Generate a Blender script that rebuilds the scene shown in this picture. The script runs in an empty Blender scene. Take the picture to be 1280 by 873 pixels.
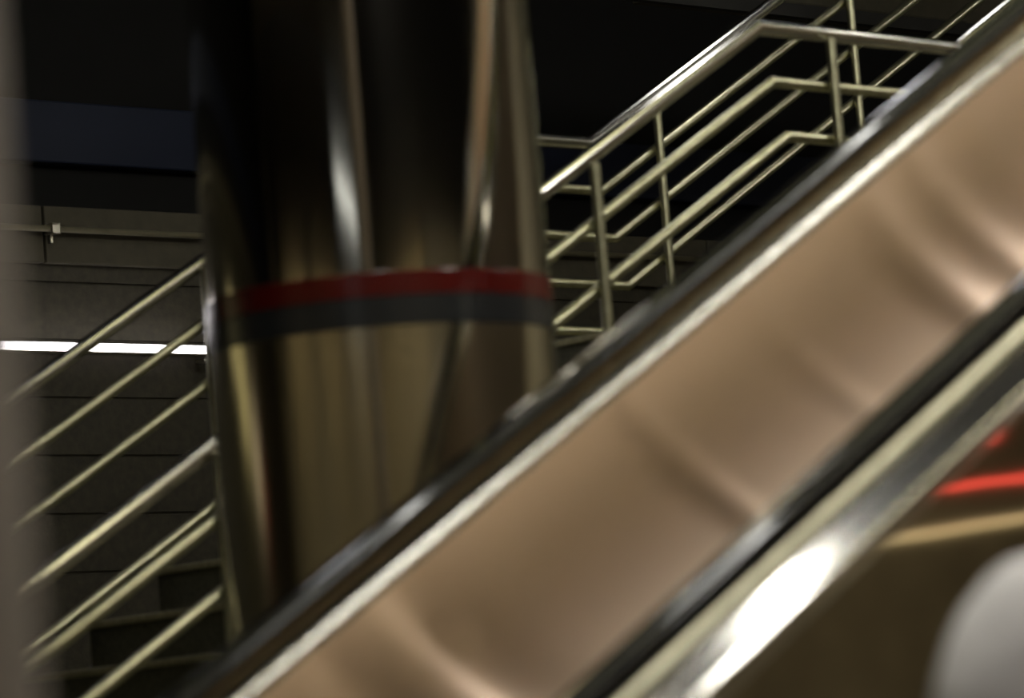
import bpy, bmesh, math, random
from mathutils import Vector, Matrix
random.seed(3)
C = bpy.context.scene.collection
CZ = 1.25                                   # lens height above the concourse floor
A = math.radians(30.0)
CO, SI = math.cos(A), math.sin(A)
DV = Vector((CO, 0, SI)); NV = Vector((-SI, 0, CO))

# ------------------------------------------------------------------ helpers
def link(name, bm, mat, parent=None, smooth=False, bevel=0.0, seg=2):
    bmesh.ops.remove_doubles(bm, verts=bm.verts, dist=1e-6)
    bmesh.ops.recalc_face_normals(bm, faces=bm.faces)
    me = bpy.data.meshes.new(name); bm.to_mesh(me); bm.free()
    o = bpy.data.objects.new(name, me); C.objects.link(o)
    if mat: me.materials.append(mat)
    if smooth:
        for p in me.polygons: p.use_smooth = True
    if bevel:
        m = o.modifiers.new('bevel', 'BEVEL'); m.width = bevel; m.segments = seg
        m.limit_method = 'ANGLE'; m.angle_limit = math.radians(30)
    if parent:
        o.parent = parent
        o.matrix_parent_inverse = Matrix.Translation(-parent.location) if parent.parent is None else Matrix()
    return o

def thing(name, label, cat, loc=(0, 0, 0), group=None):
    o = bpy.data.objects.new(name, None); C.objects.link(o); o.location = loc
    o.empty_display_size = .1
    o['label'] = label; o['category'] = cat
    if group: o['group'] = group
    return o

def struct(o, label=None, cat=None):
    o['kind'] = 'structure'
    if label: o['label'] = label; o['category'] = cat
    return o

def add_box(bm, x0, x1, y0, y1, z0, z1):
    vs = [bm.verts.new((x, y, z)) for x in (x0, x1) for y in (y0, y1) for z in (z0, z1)]
    for f in ((0,1,3,2),(4,6,7,5),(0,4,5,1),(2,3,7,6),(0,2,6,4),(1,5,7,3)):
        bm.faces.new([vs[i] for i in f])

def box(x0, x1, y0, y1, z0, z1):
    bm = bmesh.new(); add_box(bm, x0, x1, y0, y1, z0, z1); return bm

def add_tube(bm, pts, r, n=20, caps=True):
    """mitred tube along a polyline"""
    pts = [Vector(p) for p in pts]; rings = []
    for i, p in enumerate(pts):
        d0 = (pts[i] - pts[i-1]).normalized() if i else (pts[1] - pts[0]).normalized()
        d1 = (pts[i+1] - pts[i]).normalized() if i < len(pts)-1 else d0
        t = (d0 + d1).normalized()
        if i == 0:
            ref = Vector((0, 1, 0)) if abs(d0.y) < .9 else Vector((1, 0, 0))
            u = d0.cross(ref).normalized(); v = d0.cross(u).normalized()
            ring = [p + u*r*math.cos(2*math.pi*k/n) + v*r*math.sin(2*math.pi*k/n) for k in range(n)]
        else:                                # project the last ring along d0 on the mitre plane
            ring = []
            for q in rings[-1]:
                s = (p - q).dot(t) / d0.dot(t); ring.append(q + d0*s)
        rings.append(ring)
    vr = [[bm.verts.new(q) for q in rg] for rg in rings]
    for a, b in zip(vr, vr[1:]):
        for k in range(n):
            bm.faces.new((a[k], a[(k+1) % n], b[(k+1) % n], b[k]))
    if caps:
        bm.faces.new(list(reversed(vr[0]))); bm.faces.new(vr[-1])

def tube(pts, r, n=20):
    bm = bmesh.new(); add_tube(bm, pts, r, n); return bm

def smooth_by_angle(o, deg=40):
    me = o.data
    for p in me.polygons: p.use_smooth = True
    bm = bmesh.new(); bm.from_mesh(me)
    for e in bm.edges:
        if len(e.link_faces) == 2 and e.calc_face_angle(0) > math.radians(deg): e.smooth = False
    bm.to_mesh(me); bm.free()
    return o

def incl(profile, s0, s1, closed=True):
    """profile of (y, p): y = depth, p = distance square to the 30 degree slope; swept along the slope"""
    bm = bmesh.new(); rows = []
    for s in (s0, s1):
        rows.append([bm.verts.new(Vector((0, y, CZ)) + DV*s + NV*p) for y, p in profile])
    n = len(profile)
    for k in range(n if closed else n-1):
        bm.faces.new((rows[0][k], rows[0][(k+1) % n], rows[1][(k+1) % n], rows[1][k]))
    if closed:
        bm.faces.new(rows[0]); bm.faces.new(list(reversed(rows[1])))
    return bm

def streak_panel(y0):
    """thin sheet facing -Y, shaped for its reflections: added shallow ridges lie across it, falling to the right"""
    G = [(4.42, .05, -.30), (4.29, .04, .16), (4.56, .06, .10), (4.20, .04, -.15), (5.15, .032, .26), (5.215, .03, -.10), (5.58, .03, .07), (5.64, .03, -.05),
         (5.985, .04, .24), (6.08, .05, -.12), (6.19, .03, .10), (6.27, .04, -.10), (6.40, .05, .06)]
    N = 1200; us = [3.0 + 7.0*i/N for i in range(N+1)]; hs = [0.]
    for i in range(N):
        u = us[i]; hs.append(hs[-1] + 7.0/N*sum(a*math.exp(-((u-c)/w)**2) for c, w, a in G))
    tilt = hs[-1]/7.0
    def h(u):
        t = min(max((u-3.0)/7.0*N, 0), N-1e-6); i = int(t)
        return (hs[i]*(1-(t-i)) + hs[i+1]*(t-i)) - tilt*(min(max(u, 3.), 10.)-3.0)
    ss = [2.9] + [3.4 + .0125*i for i in range(401)] + [8.6 + .4*i for i in range(17)]
    ps = [-2.186 - .0142*i for i in range(33)]
    bm = bmesh.new(); front = []; back = []
    for s in ss:
        r1, r2 = [], []
        for p in ps:
            v = Vector((0, 0, CZ)) + DV*s + NV*p
            u = .61*v.x + .79*v.z; d = -2.186 - p
            r1.append(bm.verts.new((v.x, y0 - 1.0*h(u) + .3*d - .8*d*d, v.z))); r2.append(bm.verts.new((v.x, y0 + .05, v.z)))  # ridges and hollow curve shaped to band and grade the sheet's reflections
        front.append(r1); back.append(r2)
    n, m = len(ss), len(ps)
    for rows in (front, back):
        for i in range(n-1):
            for j in range(m-1): bm.faces.new((rows[i][j], rows[i+1][j], rows[i+1][j+1], rows[i][j+1]))
    for i in range(n-1):
        for j in (0, m-1): bm.faces.new((front[i][j], front[i+1][j], back[i+1][j], back[i][j]))
    for j in range(m-1):
        for i in (0, n-1): bm.faces.new((front[i][j], front[i][j+1], back[i][j+1], back[i][j]))
    return bm

def lathe(cx, cy, prof, n=96):
    bm = bmesh.new(); rows = []
    for r, z in prof:
        rows.append([bm.verts.new((cx + r*math.cos(2*math.pi*k/n), cy + r*math.sin(2*math.pi*k/n), z)) for k in range(n)])
    for a, b in zip(rows, rows[1:]):
        for k in range(n):
            bm.faces.new((a[k], a[(k+1) % n], b[(k+1) % n], b[k]))
    bm.faces.new(list(reversed(rows[0]))); bm.faces.new(rows[-1])
    return bm

# ------------------------------------------------------------------ materials
def mat(name, col, rough=.5, metal=0., noise=None, bump=None, aniso=None, spec=.5, coat=0., emit=None):
    m = bpy.data.materials.new(name); m.use_nodes = True
    nt = m.node_tree; b = nt.nodes['Principled BSDF']
    b.inputs['Base Color'].default_value = (*col, 1); b.inputs['Roughness'].default_value = rough
    b.inputs['Metallic'].default_value = metal; b.inputs['Specular IOR Level'].default_value = spec
    b.inputs['Coat Weight'].default_value = coat
    tc = nt.nodes.new('ShaderNodeTexCoord')
    if noise:
        sc, lo, hi, stretch = noise
        mp = nt.nodes.new('ShaderNodeMapping'); mp.inputs['Scale'].default_value = stretch
        nz = nt.nodes.new('ShaderNodeTexNoise'); nz.inputs['Scale'].default_value = sc; nz.inputs['Detail'].default_value = 6
        cr = nt.nodes.new('ShaderNodeValToRGB')
        cr.color_ramp.elements[0].position = .3; cr.color_ramp.elements[1].position = .7
        cr.color_ramp.elements[0].color = (*[c*lo for c in col], 1); cr.color_ramp.elements[1].color = (*[c*hi for c in col], 1)
        nt.links.new(tc.outputs['Object'], mp.inputs[0]); nt.links.new(mp.outputs[0], nz.inputs['Vector'])
        nt.links.new(nz.outputs[0], cr.inputs[0]); nt.links.new(cr.outputs[0], b.inputs['Base Color'])
    if bump:
        sc, st, stretch = bump
        mp = nt.nodes.new('ShaderNodeMapping'); mp.inputs['Scale'].default_value = stretch
        nz = nt.nodes.new('ShaderNodeTexNoise'); nz.inputs['Scale'].default_value = sc; nz.inputs['Detail'].default_value = 3
        bp = nt.nodes.new('ShaderNodeBump'); bp.inputs['Strength'].default_value = st; bp.inputs['Distance'].default_value = .02
        nt.links.new(tc.outputs['Object'], mp.inputs[0]); nt.links.new(mp.outputs[0], nz.inputs['Vector'])
        nt.links.new(nz.outputs[0], bp.inputs['Height']); nt.links.new(bp.outputs[0], b.inputs['Normal'])
    if aniso:
        amt, t = aniso
        b.inputs['Anisotropic'].default_value = amt
        cx = nt.nodes.new('ShaderNodeCombineXYZ')
        for i in range(3): cx.inputs[i].default_value = t[i]
        nt.links.new(cx.outputs[0], b.inputs['Tangent'])
    if emit:
        b.inputs['Emission Color'].default_value = (*emit[0], 1); b.inputs['Emission Strength'].default_value = emit[1]
    return m

STEEL = (.58, .56, .40)
M = {}
M['handrail'] = mat('polished_stainless_handrail', (.52, .50, .44), .17, 1., noise=(12, .94, 1.05, (1, 1, 1)))
M['rail'] = mat('satin_stainless_rail', (.40, .385, .25), .30, 1., noise=(30, .85, 1.1, (1, 1, 1)))
M['post'] = mat('satin_stainless_post', (.34, .33, .22), .34, 1., noise=(30, .85, 1.1, (1, 1, 1)))
M['deck'] = mat('polished_stainless_deck', (.62, .60, .55), .10, 1., noise=(9, .92, 1.06, (1, 1, 1)))
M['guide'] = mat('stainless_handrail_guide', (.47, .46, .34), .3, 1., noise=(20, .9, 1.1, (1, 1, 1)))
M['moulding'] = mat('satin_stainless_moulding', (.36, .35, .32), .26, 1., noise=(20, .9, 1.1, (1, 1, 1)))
M['guide_shaded'] = mat('polished_guide_shaded', (.24, .23, .17), .07, 1., noise=(20, .9, 1.1, (1, 1, 1)))  # dark reflection on the far guide put into its colour
M['panel'] = mat('brushed_stainless_panel', (.50, .40, .325), .32, 1., aniso=(.6, tuple(NV)), bump=(1.2, .10, (1, 1, 1)))
M['cladding'] = mat('stainless_cladding', (.45, .41, .33), .035, 1., bump=(1.1, .018, (1, 1, 1.6)))
M['stepmetal'] = mat('ribbed_aluminium_steps', (.6, .52, .42), .55, .7, noise=(20, .8, 1.15, (1, 1, 1)))
M['rubber'] = mat('black_rubber', (.006, .006, .006), .07, 0., noise=(40, .7, 1.3, (1, 1, 1)), spec=.26)
M['shadowgap'] = mat('dark_steel', (.03, .027, .024), .5, .6, noise=(20, .8, 1.2, (1, 1, 1)))
M['colsteel'] = mat('brushed_stainless_column', (.50, .47, .40), .085, 1., bump=(1.6, .02, (1, 1, .12)))
M['colsteel2'] = mat('brushed_stainless_column_base', (.60, .56, .44), .15, 1., bump=(2.2, .04, (1, 1, .25)))
M['red'] = mat('dark_red_enamel', (.065, .003, .002), .2, 0., noise=(6, .8, 1.1, (1, 1, .2)), spec=.6)
M['grey'] = mat('grey_enamel', (.02, .021, .022), .2, .2, noise=(6, .8, 1.15, (1, 1, .2)), spec=.6)
M['plaster'] = mat('beige_plaster', (.105, .082, .058), .7, 0., noise=(8, .9, 1.08, (1, 1, 1)))
M['stone'] = mat('dark_stone_course', (.036, .031, .018), .75, 0., noise=(26, .7, 1.25, (1, 1, 1)), bump=(60, .15, (1, 1, 1)))
M['beam'] = mat('painted_concrete_beam', (.056, .049, .030), .8, 0., noise=(18, .85, 1.12, (1, 1, 1)))
M['pipe'] = mat('galvanised_pipe', (.22, .2, .13), .45, .5, noise=(15, .85, 1.1, (1, 1, 1)))
M['clamp'] = mat('zinc_clamp', (.6, .57, .48), .3, 1., noise=(15, .9, 1.1, (1, 1, 1)))
M['tread'] = mat('granite_step', (.055, .053, .037), .65, 0., noise=(70, .6, 1.4, (1, 1, 1)))
M['nosing'] = mat('worn_metal_nosing', (.28, .26, .17), .5, .35, noise=(45, .75, 1.2, (1, 1, 1)))
M['floor'] = mat('terrazzo_floor', (.16, .145, .12), .35, 0., noise=(80, .7, 1.3, (1, 1, 1)))
M['ceiling'] = mat('dark_ceiling', (.02, .019, .017), .9, 0., noise=(3, .8, 1.2, (1, 1, 1)))
M['hallwall'] = mat('ochre_wall_cladding', (.42, .36, .24), .6, 0., noise=(2, .8, 1.15, (1, 1, 1)))
M['darkwall'] = mat('dark_recess_wall', (.004, .004, .0035), .85, 0., noise=(5, .8, 1.2, (1, 1, 1)))
M['blue'] = mat('blue_daylight_band', (.010, .016, .040), .6, 0., noise=(1.3, .8, 1.2, (.5, 1, 2)))
M['housing'] = mat('cream_lamp_housing', (.55, .5, .38), .5, 0., noise=(12, .95, 1.05, (1, 1, 1)))
M['shirt'] = mat('white_cotton', (.86, .84, .83), .85, 0., noise=(5, .88, 1.05, (1, 1, 1)), bump=(7, .3, (1, 1, 1)))
M['skin'] = mat('skin', (.5, .3, .21), .5, 0., noise=(12, .95, 1.05, (1, 1, 1)))
M['denim'] = mat('dark_denim', (.03, .04, .07), .85, 0., noise=(40, .8, 1.2, (1, 1, 1)))
M['hair'] = mat('dark_hair', (.02, .013, .009), .6, 0., noise=(40, .7, 1.3, (1, 1, .2)))
M['shoe'] = mat('dark_shoe', (.03, .028, .026), .5, 0., noise=(15, .8, 1.2, (1, 1, 1)))
M['tube_cool'] = mat('lit_tube_cool', (.9, .9, .9), .5, emit=((1, .95, .98), 6.0))
M['tube_yellow'] = mat('lit_tube_yellow', (.9, .9, .8), .5, emit=((1.0, .97, .50), 4.6))
M['tube_white'] = mat('lit_tube_white', (.9, .9, .9), .5, emit=((1.0, .99, .94), 70.0))
M['tube_faint'] = mat('lit_tube_faint', (.9, .9, .8), .5, emit=((1.0, .98, .9), .9))
M['fill_soft'] = mat('lit_fill_soft', (.9, .9, .8), .5, emit=((1.0, .95, .90), 75.0))
M['glow_red'] = mat('added_red_glow', (.4, .02, .02), .5, emit=((1.0, .12, .08), .35))
M['glow_khaki'] = mat('added_khaki_glow', (.5, .45, .25), .5, emit=((1.0, .86, .42), .5))
M['glow_cream'] = mat('added_cream_glow', (.5, .45, .35), .5, emit=((1.0, .82, .56), .55))
M['tube_small'] = mat('lit_tube_small', (.9, .9, .8), .5, emit=((.92, .97, 1.0), 3.0))
M['tube_khaki'] = mat('lit_tube_khaki', (.9, .9, .8), .5, emit=((1.0, .95, .60), 16.0))
M['tube_spot'] = mat('lit_square_lamp', (.9, .9, .9), .5, emit=((.97, .96, 1.0), 34.0))
M['tube_dim'] = mat('lit_tube_dim', (.9, .9, .8), .5, emit=((1.0, .97, .70), 25.0))
M['fill_pale'] = mat('lit_fill_pale', (.9, .9, .8), .5, emit=((1.0, .88, .72), 9.0))
M['fascia_cream'] = mat('glow_fascia_cream', (.9, .9, .8), .5, emit=((1.0, .80, .42), .7))
M['fill_warm'] = mat('lit_fill_warm', (.9, .8, .7), .5, emit=((1.0, .86, .58), 12.0))
M['tube_red'] = mat('lit_red_sign', (.5, .02, .02), .5, emit=((1.0, .11, .08), 1.5))

# ------------------------------------------------------------------ the setting
FZ = .042
struct(link('floor', box(-9, 20, -7, 13.2, FZ-.2, FZ), M['floor']))
struct(link('ceiling', box(-9, 20, -7, 15.2, 7.0, 7.2), M['ceiling']))
struct(link('wall_left', box(-9.3, -9, -7, 15.2, FZ-.2, 7.2), M['hallwall']))
struct(link('wall_right', box(20, 20.3, -7, 15.2, FZ-.2, 7.2), M['hallwall']))
struct(link('wall_front', box(-9, 20, -7.3, -7, FZ-.2, 4.6), M['hallwall']))
struct(link('wall_front_upper', box(-9, 20, -7.3, -7, 4.6, 7.2), M['darkwall']))  # unseen wall top blackened so the column's reflection stays dark
struct(link('wall_rear', box(-9, 20, 15, 15.2, 3.0, 7.2), M['darkwall']))

# stone wall behind the stair: courses with open joints, swept along X
YW = 13.0
joints = [3.488 - .2395*i for i in range(15)]
prof = [(YW, 3.563)]
for z in joints:
    prof += [(YW, z+.006), (YW+.012, z+.004), (YW+.012, z-.004), (YW, z-.006)]
prof += [(YW, FZ), (YW+.5, FZ), (YW+.5, 3.563)]
bm = bmesh.new()
rows = [[bm.verts.new((x, y, z)) for y, z in prof] for x in (-9, 20)]
for k in range(len(prof)):
    bm.faces.new((rows[0][k], rows[0][(k+1) % len(prof)], rows[1][(k+1) % len(prof)], rows[1][k]))
bm.faces.new(rows[0]); bm.faces.new(list(reversed(rows[1])))
struct(link('wall_back', bm, M['stone']))
# concrete coping beam in lengths, with open vertical joints
bm = bmesh.new(); xs = [-9] + [9.556 + 3.887*k for k in range(-4, 3)] + [20]
for a, b in zip(xs, xs[1:]):
    add_box(bm, a+.006, b-.006, YW-.035, YW+.5, 3.563, 3.80)
struct(link('trim_1', bm, M['beam'], bevel=.006))
# recessed dark wall above it; painted blue band stands for daylight on glass
struct(link('wall_upper', box(-9, 20, 14.2, 14.4, 3.5, 7.0), M['darkwall']))
struct(link('trim_2', box(-9, 20, 14.12, 14.2, 4.225, 4.51), M['blue'], bevel=.01))
# ceiling beam over the second flight, with a junction box
bm = box(12.3, 20, 11.9, 12.2, 4.70, 4.97)
struct(link('trim_3', bm, M['beam'], bevel=.01))
bm = bmesh.new(); add_box(bm, 11.2, 20, 11.86, 11.9, 4.63, 4.69); struct(link('trim_4', bm, M['ceiling']))

# ------------------------------------------------------------------ pipe on the beam
p = thing('conduit_pipe', 'thin grey conduit pipe clamped along the concrete beam on the rear wall', 'pipe', (9.5, YW-.07, 3.697))
link('pipe', tube([(-8.9, YW-.075, 3.697), (19.9, YW-.075, 3.697)], .0135, 16), M['pipe'], p, smooth=True)
for k in range(-4, 3):
    x = 9.575 + 3.887*k
    bm = bmesh.new()
    add_box(bm, x-.020, x+.020, YW-.094, YW-.035, 3.711, 3.718)
    add_box(bm, x-.020, x+.020, YW-.094, YW-.035, 3.676, 3.683)
    add_box(bm, x-.020, x+.020, YW-.094, YW-.090, 3.676, 3.718)
    add_box(bm, x-.006, x+.006, YW-.060, YW-.035, 3.640, 3.676)
    link('clamp', bm, M['clamp'], p, bevel=.002)

# ------------------------------------------------------------------ wall light
w = thing('wall_light', 'long glowing white tube light on the stone wall behind the stair rails', 'lamp', (9.0, YW-.03, 3.2))
link('tube', tube([(6.6, YW-.085, 3.208), (10.315, YW-.085, 3.208)], .0175, 16), M['tube_cool'], w, smooth=True)
bm = bmesh.new()
add_box(bm, 6.55, 10.345, YW-.055, YW, 3.192, 3.226)
add_box(bm, 6.55, 10.345, YW-.11, YW-.055, 3.184, 3.188)
link('housing', bm, M['housing'], w, bevel=.002)
link('end_cap', tube([(10.315, YW-.085, 3.208), (10.365, YW-.085, 3.206)], .015, 16), M['housing'], w, smooth=True)
bm = bmesh.new(); add_box(bm, 10.29, 10.40, YW-.10, YW-.04, 3.158, 3.168); link('bracket', bm, M['clamp'], w, bevel=.002)

# ------------------------------------------------------------------ staircase with landing
YN, YF = 8.66, 10.37
st = thing('staircase', 'dark granite staircase with pale nosings between the two steel railings', 'staircase', (4.4, 9.5, FZ))
TR, RI = .2965, .171
def step(x, z, depth):
    bm = box(x+.012, x+depth, YN-.12, YF+.10, z-RI, z-.022)
    s = link('step', bm, M['tread'], st)
    link('nosing', box(x, x+depth, YN-.12, YF+.10, z-.022, z), M['nosing'], s, bevel=.004)
for i in range(-10, 6):
    step(7.484 + TR*i, 1.752 + RI*i, TR+.012)
lx, lz = 7.484 + TR*6, 1.752 + RI*6
bm = box(lx+.012, lx+1.285+.012, YN-.12, YF+.10, lz-RI, lz-.022)
s = link('landing', bm, M['tread'], st); link('nosing', box(lx, lx+1.297, YN-.12, YF+.10, lz-.022, lz), M['nosing'], s, bevel=.004)
for i in range(14):
    step(lx + 1.285 + TR*i, lz + RI*(i+1), TR+.012)
# side strings closing the flanks under the treads
def string(y0, y1):
    bm = bmesh.new(); x1 = lx; x2 = lx+1.285; x3 = x2 + TR*14
    top = [(7.484-10*TR+.28, FZ+.06), (x1+.28, lz-.03), (x2+.28, lz-.03), (x3, lz+RI*14-.2)]
    bot = [(x3, lz+RI*14-.62), (x2+.18, lz-.34), (x1+.28, lz-.34), (7.484-10*TR+.75, FZ)]
    a = [bm.verts.new((x, y0, z)) for x, z in top+bot]; b = [bm.verts.new((x, y1, z)) for x, z in top+bot]
    bm.faces.new(a); bm.faces.new(list(reversed(b)))
    for k in range(8): bm.faces.new((a[k], a[(k+1) % 8], b[(k+1) % 8], b[k]))
    return bm
link('stringer', string(YN-.15, YN-.12), M['shadowgap'], st)
link('stringer', string(YF+.10, YF+.13), M['shadowgap'], st)

# ------------------------------------------------------------------ railings
def railing(label, y, c1, zl, c2, x0, x3, posts, h):
    t = thing('stair_railing', label, 'railing', (x0, y, FZ), 'steel railings of the staircase')
    TA, T15 = math.tan(A), math.tan(A/2)
    for i in range(5):
        d = h*i
        l1, z, l2 = c1 - d/CO, zl - d, c2 - d/CO
        b1, b2 = (z - l1)/TA, (z - l2)/TA
        xa = x0 + .27*d
        pts = [(xa, y, l1+TA*xa), (b1, y, z), (b2, y, z), (x3, y, l2+TA*x3)]
        o = link('handrail' if i == 0 else 'rail', tube(pts, .0255 if i == 0 else .0185, 24), M['handrail' if i == 0 else 'rail'], t)
        smooth_by_angle(o, 12)
    for x in posts:
        zt = max(min(c1+TA*x, zl), c2+TA*x)
        # level of the tread beneath
        if x < lx: k = math.floor((x-7.484)/TR); zb = 1.752+RI*k
        elif x < lx+1.285: zb = lz
        else: k = math.floor((x-lx-1.285)/TR); zb = lz+RI*(k+1)
        yy = y - .034
        bm = tube([(x, yy, zb), (x, yy, zt-.02)], .0175, 20)
        po = link('post', bm, M['post'], t); smooth_by_angle(po, 40)
        bm = tube([(x, yy, zb), (x, yy, zb+.012)], .045, 24); fo = link('base_flange', bm, M['post'], po); smooth_by_angle(fo, 40)
    return t
railing('nearer steel stair railing with thick top rail, just behind the escalator and column', YN, -1.703, 3.667, -2.275, 5.2, 13.6, (5.4, 6.91, 8.475, 9.612, 10.9, 12.2), .1778)
railing('farther steel stair railing against the dark stone wall and white tube light', YF, -1.664, 3.632, -2.237, 5.2, 14.2, (5.95, 7.1, 8.275, 9.40, 10.507, 11.653, 12.8), .1772)

# ------------------------------------------------------------------ escalator
es = thing('escalator', 'stainless steel escalator with two black handrails rising to the right', 'escalator', (4.0, 5.3, FZ))
S0, S1 = 2.9, 15.0
YC1, YC2 = 4.70, 5.94
def handrail_prof(yc):
    out = []
    for k in range(17):                     # flat-topped C section 80 x 33 mm
        a = math.pi*k/16
        cx = math.copysign(abs(math.cos(a))**.82, math.cos(a)); cy = math.sin(a)**.9 if math.sin(a) > 0 else 0
        out.append((yc + .040*cx, -2.1185 + .024*cy))
    out += [(yc-.038, -2.1275), (yc-.026, -2.1285), (yc+.026, -2.1285), (yc+.038, -2.1275)]
    return out
for yc, sgn in ((YC1, 1), (YC2, -1)):
    near = sgn == 1
    o = link('handrail', incl(handrail_prof(yc), S0-.35, S1), M['rubber'], es); smooth_by_angle(o, 35)
    o['label'] = 'nearer black rubber handrail' if near else 'farther black rubber handrail'
    half = lambda sg: [(yc + sg*(.010+.026*k/8 + .002*math.sin(math.pi*k/8)), -2.138-.021*k/8 + .002*math.sin(math.pi*k/8)) for k in range(9)] + [(yc + sg*.036, -2.164)]
    g = [(yc-.016, -2.127)] + (half(-1) if near else [(yc-.022, -2.131), (yc-.022, -2.166)]) + [(yc-.016, -2.17), (yc+.016, -2.17)] + \
        ([(yc+.022, -2.166), (yc+.022, -2.131)] if near else half(1)[::-1]) + [(yc+.016, -2.127)]
    smooth_by_angle(link('handrail_guide', incl(g, S0-.1, S1), M['guide' if near else 'guide_shaded'], es), 30)
    # outer side: flat deck cover with a rounded nose, then cladding; sgn=+1 -> outside is -Y
    o_ = lambda d, p: (yc - sgn*d, p)
    nose = [o_(.020, -2.164), o_(.028, -2.1655)]
    for k in range(0, 9):                   # slope falling 27 degrees outwards
        t = k/8; nose.append(o_(.030+.072*t, -2.167-.038*t))
    for k in range(1, 7):
        a = math.pi/2*k/6; nose.append(o_(.102+.010*math.sin(a), -2.205-.012*(1-math.cos(a))))
    nose += [o_(.112, -2.236), o_(.107, -2.243), o_(.098, -2.244), o_(.098, -2.222), o_(.020, -2.190)]
    d = link('deck_cover', incl(nose, S0, S1), M['deck'], es); smooth_by_angle(d, 25)
    d['label'] = 'bright polished deck beside the handrail'
    ex = [o_(.099, -2.235), o_(.099, -3.1), o_(.085, -3.1), o_(.085, -2.235)]
    link('exterior_panel', incl(ex, S0, S1), M['cladding' if near else 'panel'], es)
    # inner side
    i_ = lambda d, p: (yc + sgn*d, p)
    for a, b in ((S0, 6.985), (6.990, 9.8), (9.805, S1)):
        mo = [i_(.020, -2.158), i_(.050, -2.158)]
        for k in range(0, 9):
            t = math.pi/2*k/8; mo.append(i_(.050+.022*math.sin(t), -2.180+.022*math.cos(t)))
        mo += [i_(.070, -2.186), i_(.052, -2.188), i_(.020, -2.188)]
        m_ = link('deck_moulding', incl(mo, a, b), M['moulding'], es); smooth_by_angle(m_, 25)
    if near:
        inn = [i_(.056, -2.186), i_(.056, -2.64), i_(.045, -2.64), i_(.045, -2.186)]
        link('interior_panel', incl(inn, S0, S1), M['panel'], es)
    else:
        smooth_by_angle(link('interior_panel', streak_panel(yc-.056), M['panel'], es), 50)
    sk = [i_(.046, -2.612), i_(.098, -2.622), i_(.104, -2.632), i_(.104, -3.0), i_(.046, -3.0)]
    link('skirt', incl(sk, S0, S1), M['guide'], es, bevel=.003)
# step band between the skirts
link('step_band', incl([(4.81, -2.99), (5.83, -2.99), (5.83, -3.05), (4.81, -3.05)], S0, S1), M['stepmetal'], es)

# ------------------------------------------------------------------ columns
CX, CY, R_ = 6.387, 7.30, .427
co = thing('column', 'round stainless column with dark red band, standing between escalator and stair', 'column', (CX, CY, FZ))
link('shaft', lathe(CX, CY, [(R_, 2.505), (R_, 4.6), (R_-.006, 4.603), (R_-.006, 4.607), (R_, 4.61), (R_, 7.0)]), M['colsteel'], co, smooth=True)
smooth_by_angle(bpy.data.objects['shaft'], 30)
o = link('red_band', lathe(CX, CY, [(R_+.001, 2.446), (R_+.003, 2.448), (R_+.003, 2.503), (R_+.001, 2.505)]), M['red'], co); smooth_by_angle(o, 30)
o['label'] = 'dark red band round the column'
o = link('grey_band', lathe(CX, CY, [(R_+.001, 2.374), (R_+.003, 2.376), (R_+.003, 2.444), (R_+.001, 2.446)]), M['grey'], co); smooth_by_angle(o, 30)
o['label'] = 'dark grey band below the red band'
o = link('base_cladding', lathe(CX, CY, [(R_+.001, FZ), (R_+.001, 1.2), (R_+.001, 2.374)]), M['colsteel2'], co); smooth_by_angle(o, 15)

PX, PY = 1.678, 3.041
pi_ = thing('pillar', 'pale beige blurred pillar close by at the left picture edge', 'pillar', (PX, PY, FZ))
o = link('shaft', lathe(PX, PY, [(R_, FZ+.15), (R_, 7.0)]), M['plaster'], pi_); smooth_by_angle(o, 30)
o = link('base_ring', lathe(PX, PY, [(R_+.02, FZ), (R_+.02, FZ+.14), (R_+.01, FZ+.15)]), M['shadowgap'], pi_); smooth_by_angle(o, 30)

# ------------------------------------------------------------------ person in a white shirt, seen only as a shoulder
def skin_mesh(name, verts, edges, rad, m, parent, root=0, sub=2):
    me = bpy.data.meshes.new(name); me.from_pydata([tuple(v) for v in verts], edges, [])
    o = bpy.data.objects.new(name, me); C.objects.link(o)
    sk = o.modifiers.new('skin', 'SKIN'); sk.use_smooth_shade = True
    for i, r in enumerate(rad):
        d = me.skin_vertices[0].data[i]; d.radius = r if isinstance(r, tuple) else (r, r); d.use_root = (i == root)
    ss = o.modifiers.new('sub', 'SUBSURF'); ss.levels = sub; ss.render_levels = sub
    me.materials.append(m)
    if parent:
        o.parent = parent
        if parent.parent is None: o.matrix_parent_inverse = Matrix.Translation(-parent.location)
    return o
FW = Vector((.735, -.674, 0)).normalized(); LF = Vector((.674, .735, 0)).normalized()   # facing right; LF = away from lens
PB = Vector((3.934, 3.303, FZ))
def P(f, l, z): return PB + FW*f + LF*l + Vector((0, 0, z))
pe = thing('person', 'person in a white shirt at the lower right corner, beside the escalator', 'person', PB)
bv = [P(0,0,.93), P(.01,0,1.08), P(.03,0,1.22), P(.05,0,1.36), P(.125,0,1.455), P(.165,0,1.515),            # 0-5 spine, neck
      P(.205,0,1.575), P(.205,0,1.645), P(.200,0,1.72),                                                          # 6-8 head
      P(.05,.17,1.38), P(.03,.23,1.12), P(.20,.20,.95), P(.27,.19,.90),                                       # 9-12 far arm
      P(.12,-.16,1.36), P(.13,-.22,1.12), P(.20,-.20,.95), P(.27,-.19,.90),                                   # 13-16 near arm
      P(.02,.10,.86), P(.10,.10,.48), P(.02,.10,.09), P(.15,.10,.045),                                          # 17-20 far leg
      P(-.02,-.10,.86), P(.02,-.10,.48), P(-.12,-.10,.09), P(.02,-.10,.045)]                                    # 21-24 near leg
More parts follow.
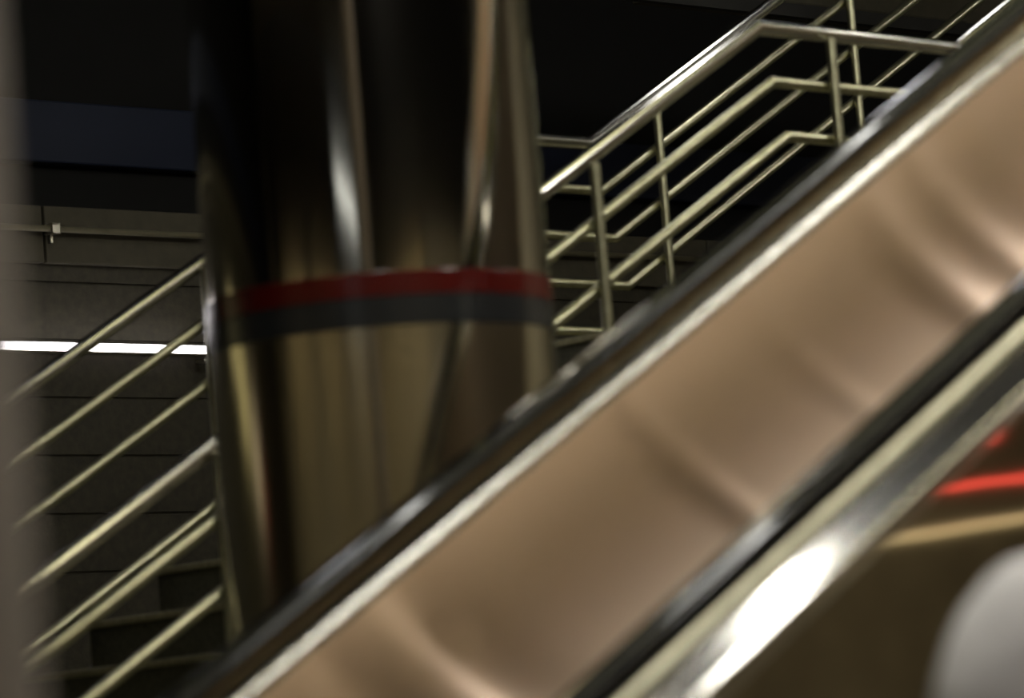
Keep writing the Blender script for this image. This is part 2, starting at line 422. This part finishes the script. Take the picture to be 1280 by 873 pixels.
be = [(0,1),(1,2),(2,3),(3,4),(4,5),(5,6),(6,7),(7,8),(3,9),(9,10),(10,11),(11,12),(3,13),(13,14),(14,15),(15,16),
      (0,17),(17,18),(18,19),(19,20),(0,21),(21,22),(22,23),(23,24)]
br = [.13,.12,.13,.12,.056,.050,.084,.104,.090,.055,.042,.030,.022,.055,.042,.030,.022,.085,.058,.04,.035,.085,.058,.04,.035]
body = skin_mesh('body', bv, be, br, M['skin'], pe)
# hands: palm and five fingers each, part of the skin
for s in (1, -1):
    hv = [P(.26,.19*s,.905), P(.31,.19*s,.885)]; he = [(0,1)]; hr = [.026, .026]
    for k, (off, ln) in enumerate(((-.028,.062),(-.009,.072),(.010,.068),(.028,.054))):
        b = len(hv); hv += [P(.335,.19*s+off,.875), P(.335+ln*.55,.19*s+off*1.05,.858), P(.335+ln*.85,.19*s+off*1.05,.825)]
        he += [(1,b),(b,b+1),(b+1,b+2)]; hr += [.010,.009,.008]
    b = len(hv); hv += [P(.285,.19*s-.035*s,.89), P(.32,.19*s-.055*s,.875)]; he += [(0,b),(b,b+1)]; hr += [.011,.009]
    skin_mesh('hand', hv, he, hr, M['skin'], pe, sub=1)
tv = [P(0,0,.92), P(.0,0,1.06), P(.015,0,1.20), P(.045,0,1.315), P(.112,0,1.425), P(.14,0,1.487),
      P(.05,.165,1.385), P(.04,.21,1.22), P(.05,.225,1.12), P(.12,-.155,1.36), P(.12,-.20,1.22), P(.14,-.215,1.12)]
te = [(0,1),(1,2),(2,3),(3,4),(4,5),(3,6),(6,7),(7,8),(3,9),(9,10),(10,11)]
tr = [.165,.155,.160,.150,.090,.066,.085,.070,.068,.085,.070,.068]
sh = skin_mesh('shirt', tv, te, tr, M['shirt'], pe); sh['label'] = 'white cotton shirt'
lv = [P(0,0,.96), P(.02,.10,.86), P(.10,.10,.48), P(.02,.10,.11), P(-.02,-.10,.86), P(.02,-.10,.48), P(-.12,-.10,.11)]
skin_mesh('trousers', lv, [(0,1),(1,2),(2,3),(0,4),(4,5),(5,6)], [.145,.10,.075,.065,.10,.075,.065], M['denim'], pe)
for f, l in ((.02, .10), (-.12, -.10)):
    skin_mesh('shoe', [P(f-.05,l,.05), P(f+.06,l,.055), P(f+.17,l,.042)], [(0,1),(1,2)], [.048,.048,.040], M['shoe'], pe, sub=2)
hv = [P(.178,0,1.605), P(.185,0,1.675), P(.215,0,1.715), P(.268,0,1.725)]
skin_mesh('hair', hv, [(0,1),(1,2),(2,3)], [.074,.104,.104,.074], M['hair'], pe)
skin_mesh('nose', [P(.296,0,1.655), P(.310,0,1.63)], [(0,1)], [.009,.013], M['skin'], pe, sub=1)

for s in (1, -1):
    skin_mesh('ear', [P(.205,.092*s,1.625), P(.200,.098*s,1.66)], [(0,1)], [.014,.018], M['skin'], pe, sub=1)
    skin_mesh('eye', [P(.286,.032*s,1.665), P(.289,.032*s,1.665)], [(0,1)], [.011,.011], M['hair'], pe, sub=1)
skin_mesh('mouth', [P(.276,-.020,1.585), P(.282,0,1.585), P(.276,.020,1.585)], [(0,1),(1,2)], [.005,.006,.005], M['red'], pe, sub=1)

# ------------------------------------------------------------------ lamps of the station, and fill lamps added out of view
def strip(name, label, x0, x1, y, z, m, w=.06, group=None):
    t = thing(name, label, 'lamp', ((x0+x1)/2, y, z+.05), group)
    link('housing', box(x0-.04, x1+.04, y-w-.02, y+w+.02, z+.03, z+.10), M['housing'], t, bevel=.004)
    link('diffuser', box(x0, x1, y-w, y+w, z, z+.03), m, t)
    link('hanger', tube([((x0+x1)/2, y, z+.10), ((x0+x1)/2, y, 7.0)], .008, 8), M['clamp'], t)
    return t
def cross_strip(label, x, y0, y1, z, m, w=.03):
    t = thing('ceiling_light', label, 'lamp', (x, (y0+y1)/2, z+.05))
    link('housing', box(x-w-.02, x+w+.02, y0-.04, y1+.04, z+.03, z+.10), M['housing'], t, bevel=.004)
    link('diffuser', box(x-w, x+w, y0, y1, z, z+.03), m, t)
    for y in (y0+.5, y1-.5): link('hanger', tube([(x, y, z+.10), (x, y, 7.0)], .008, 8), M['clamp'], t)
strip('ceiling_light', 'long pale yellow strip light hanging between escalator and stair', 3.0, 14.0, 7.4, 6.0, M['tube_yellow'], .07)
strip('ceiling_light', 'long khaki strip light hanging over the near handrail', 3.5, 9.0, 3.98, 6.2, M['tube_khaki'], .08)
strip('ceiling_light', 'added pale fill strip on the near side of the escalator', 5.0, 12.0, 2.6, 6.2, M['fill_pale'], .12)  # unseen, added to brighten the escalator's interior panel
for x, m, lb in ((5.25, 'tube_faint', 'faint crosswise tube lamp over the foot of the escalator'), (5.78, 'tube_white', 'white crosswise tube lamp over the lower escalator'),
                 (7.65, 'tube_white', 'white crosswise tube lamp just past the column'),
                 (10.5, 'tube_white', 'white crosswise tube lamp beside the stair landing'), (12.1, 'tube_white', 'white crosswise tube lamp beside the upper flight'), (16.3, 'tube_white', 'white crosswise tube lamp at the head of the stair')):
    cross_strip(lb, x, 2.6, 6.7, 6.0, M[m])
strip('ceiling_light', 'added white fill strip high above the near side of the hall', 2.4, 4.4, .6, 6.2, M['fill_soft'], .2)  # unseen fill, added to light the shirt and pillar
for x, lb in ((6.5, 'square white lamp above the lower flight of the stair'), (8.0, 'square white lamp above the upper part of the lower flight'),
              (9.7, 'square white lamp above the stair landing'), (11.4, 'square white lamp above the upper flight')):
    strip('ceiling_light', lb, x-.12, x+.12, 9.5, 5.9, M['tube_spot'], .12)
# unseen low ceiling, fascias and lamps added for what column and escalator mirror
struct(link('ceiling_added', box(-9, -5.2, -7, 13, 5.2, 5.5), M['ceiling']))
struct(link('trim_5', box(-8.40, -8.34, -7, 13, 4.45, 5.2), M['ceiling']))
for y, lb in ((-3.0, 'added cove fill at the front of the left end wall'), (3.0, 'added cove fill at the middle of the left end wall'), (9.0, 'added cove fill at the rear of the left end wall')):
    strip2 = thing('cove_fill', lb, 'lamp', (-8.6, y, 5.1))
    link('diffuser', box(-8.56, -8.52, y-2.2, y+2.2, 5.0, 5.16), M['fill_warm'], strip2)
    link('housing', box(-8.52, -8.46, y-2.24, y+2.24, 4.96, 5.2), M['housing'], strip2)
t = thing('ceiling_light', 'pale lamp hung near the left end of the hall', 'lamp', (-2.0, 1.2, 4.2))
link('diffuser', box(-2.1, -1.9, -.9, 3.0, 4.13, 4.20), M['tube_small'], t); link('hanger', tube([(-2, 1.2, 4.25), (-2, 1.2, 7)], .01, 8), M['clamp'], t)
struct(link('trim_6', box(-8.3, 4.5, -6.42, -6.36, 4.45, 5.25), M['ceiling']))  # added fascia, hides the front wall's fill lamps from the column
for x, lb in ((-5.6, 'added cove fill at the left of the front wall'), (-1.9, 'added cove fill at the middle of the front wall'), (1.9, 'added cove fill at the right of the front wall')):
    strip2 = thing('cove_fill', lb, 'lamp', (x, -6.6, 5.05))
    link('diffuser', box(x-1.7, x+1.7, -6.56, -6.52, 5.0, 5.16), M['fill_warm'], strip2)
    link('housing', box(x-1.74, x+1.74, -6.52, -6.46, 4.96, 5.2), M['housing'], strip2)
struct(link('trim_7', box(-8.3, 4.5, -7, -6.36, 5.25, 5.32), M['ceiling']))  # added lid, keeps the fill light off the wall above
for x in (14.0, 17.5):  # unseen, added so the near cladding mirrors a lit corner
    strip2 = thing('corner_fill', 'added fill lamp washing the front wall near the corner' if x < 15 else 'added fill lamp washing the far corner of the hall', 'lamp', (x, -5.5, 4.0))
    link('diffuser', box(x-.6, x+.6, -5.6, -5.4, 4.0, 4.04), M['fill_pale'], strip2)
    link('housing', box(x-.64, x+.64, -5.64, -5.36, 4.04, 4.1), M['housing'], strip2)
    link('hanger', tube([(x, -5.5, 4.1), (x, -5.5, 7)], .01, 8), M['clamp'], strip2)
t = thing('red_sign', 'red lit sign bar hung across the hall', 'sign', (13.3, -2, 2.6))
link('bar', tube([(12.87, -2, 2.41), (14.3, -2, 2.52)], .025, 12), M['tube_red'], t)
link('dot', tube([(13.16, -2, 2.68), (13.30, -2, 2.66)], .055, 12), M['tube_red'], t)
link('frame', tube([(13.25, -2.05, 2.67), (13.25, -2.05, 7)], .015, 8), M['clamp'], t)
t = thing('fascia_glow', 'added glowing cream strip in place of a lit fascia', 'lamp', (13, -2, 2.2))  # glow added where a lit fascia would be mirrored in the cladding
link('strip', tube([(12.3, -2.3, 2.17), (14.9, -2.3, 2.40)], .03, 12), M['fascia_cream'], t)
link('hanger', tube([(14.6, -2.3, 2.37), (14.6, -2.3, 7.0)], .01, 8), M['clamp'], t)
# unseen glow panels added on the rear wall for the column's khaki reflections
for x, z, wd_, hd_, m, lb in ((3.6, 3.15, .35, .16, 'glow_khaki', 'added dim khaki glow panel on the rear wall'), (2.6, 2.95, .5, .22, 'glow_khaki', 'added broader khaki glow panel lower on the rear wall'),
                     (1.2, 2.75, .45, .2, 'glow_cream', 'added cream glow panel near the left end of the rear wall'), (.2, 2.62, .3, .05, 'glow_red', 'added thin red glow bar on the rear wall')):
    t = thing('glow_panel', lb, 'sign', (x, 12.95, z-hd_))
    link('frame', box(x-wd_-.03, x+wd_+.03, 12.93, 13.0, z-hd_-.03, z+hd_+.03), M['clamp'], t, bevel=.004)
    link('panel', box(x-wd_, x+wd_, 12.915, 12.93, z-hd_, z+hd_), M[m], t)

# ------------------------------------------------------------------ world, camera
wd = bpy.data.worlds.new('world'); bpy.context.scene.world = wd; wd.use_nodes = True
wd.node_tree.nodes['Background'].inputs[0].default_value = (.5, .45, .36, 1)
wd.node_tree.nodes['Background'].inputs[1].default_value = .004

r_ = Vector((0.73433124, -0.67410845, -0.07959544)); u_ = Vector((-0.01775655, -0.13629732, 0.99050883)); f_ = Vector((0.67855901, 0.72594824, 0.11205722))
cam = bpy.data.cameras.new('camera'); co_ = bpy.data.objects.new('camera', cam); C.objects.link(co_)
co_.matrix_world = Matrix(((r_.x, u_.x, -f_.x, 0), (r_.y, u_.y, -f_.y, 0), (r_.z, u_.z, -f_.z, CZ), (0, 0, 0, 1)))
cam.sensor_width = 36; cam.lens = 4932.94/1280*36; cam.clip_start = .05; cam.clip_end = 200
cam.dof.use_dof = True; cam.dof.focus_distance = 17.5; cam.dof.aperture_fstop = 2.45
sc = bpy.context.scene; sc.camera = co_
sc.view_settings.view_transform = 'Standard'; sc.view_settings.look = 'None'
sc.view_settings.exposure = 0; sc.view_settings.gamma = 1; sc.view_settings.use_curve_mapping = False
sc.cycles.use_denoising = True
sc.cycles.max_bounces = 10; sc.cycles.glossy_bounces = 8; sc.cycles.sample_clamp_indirect = 6
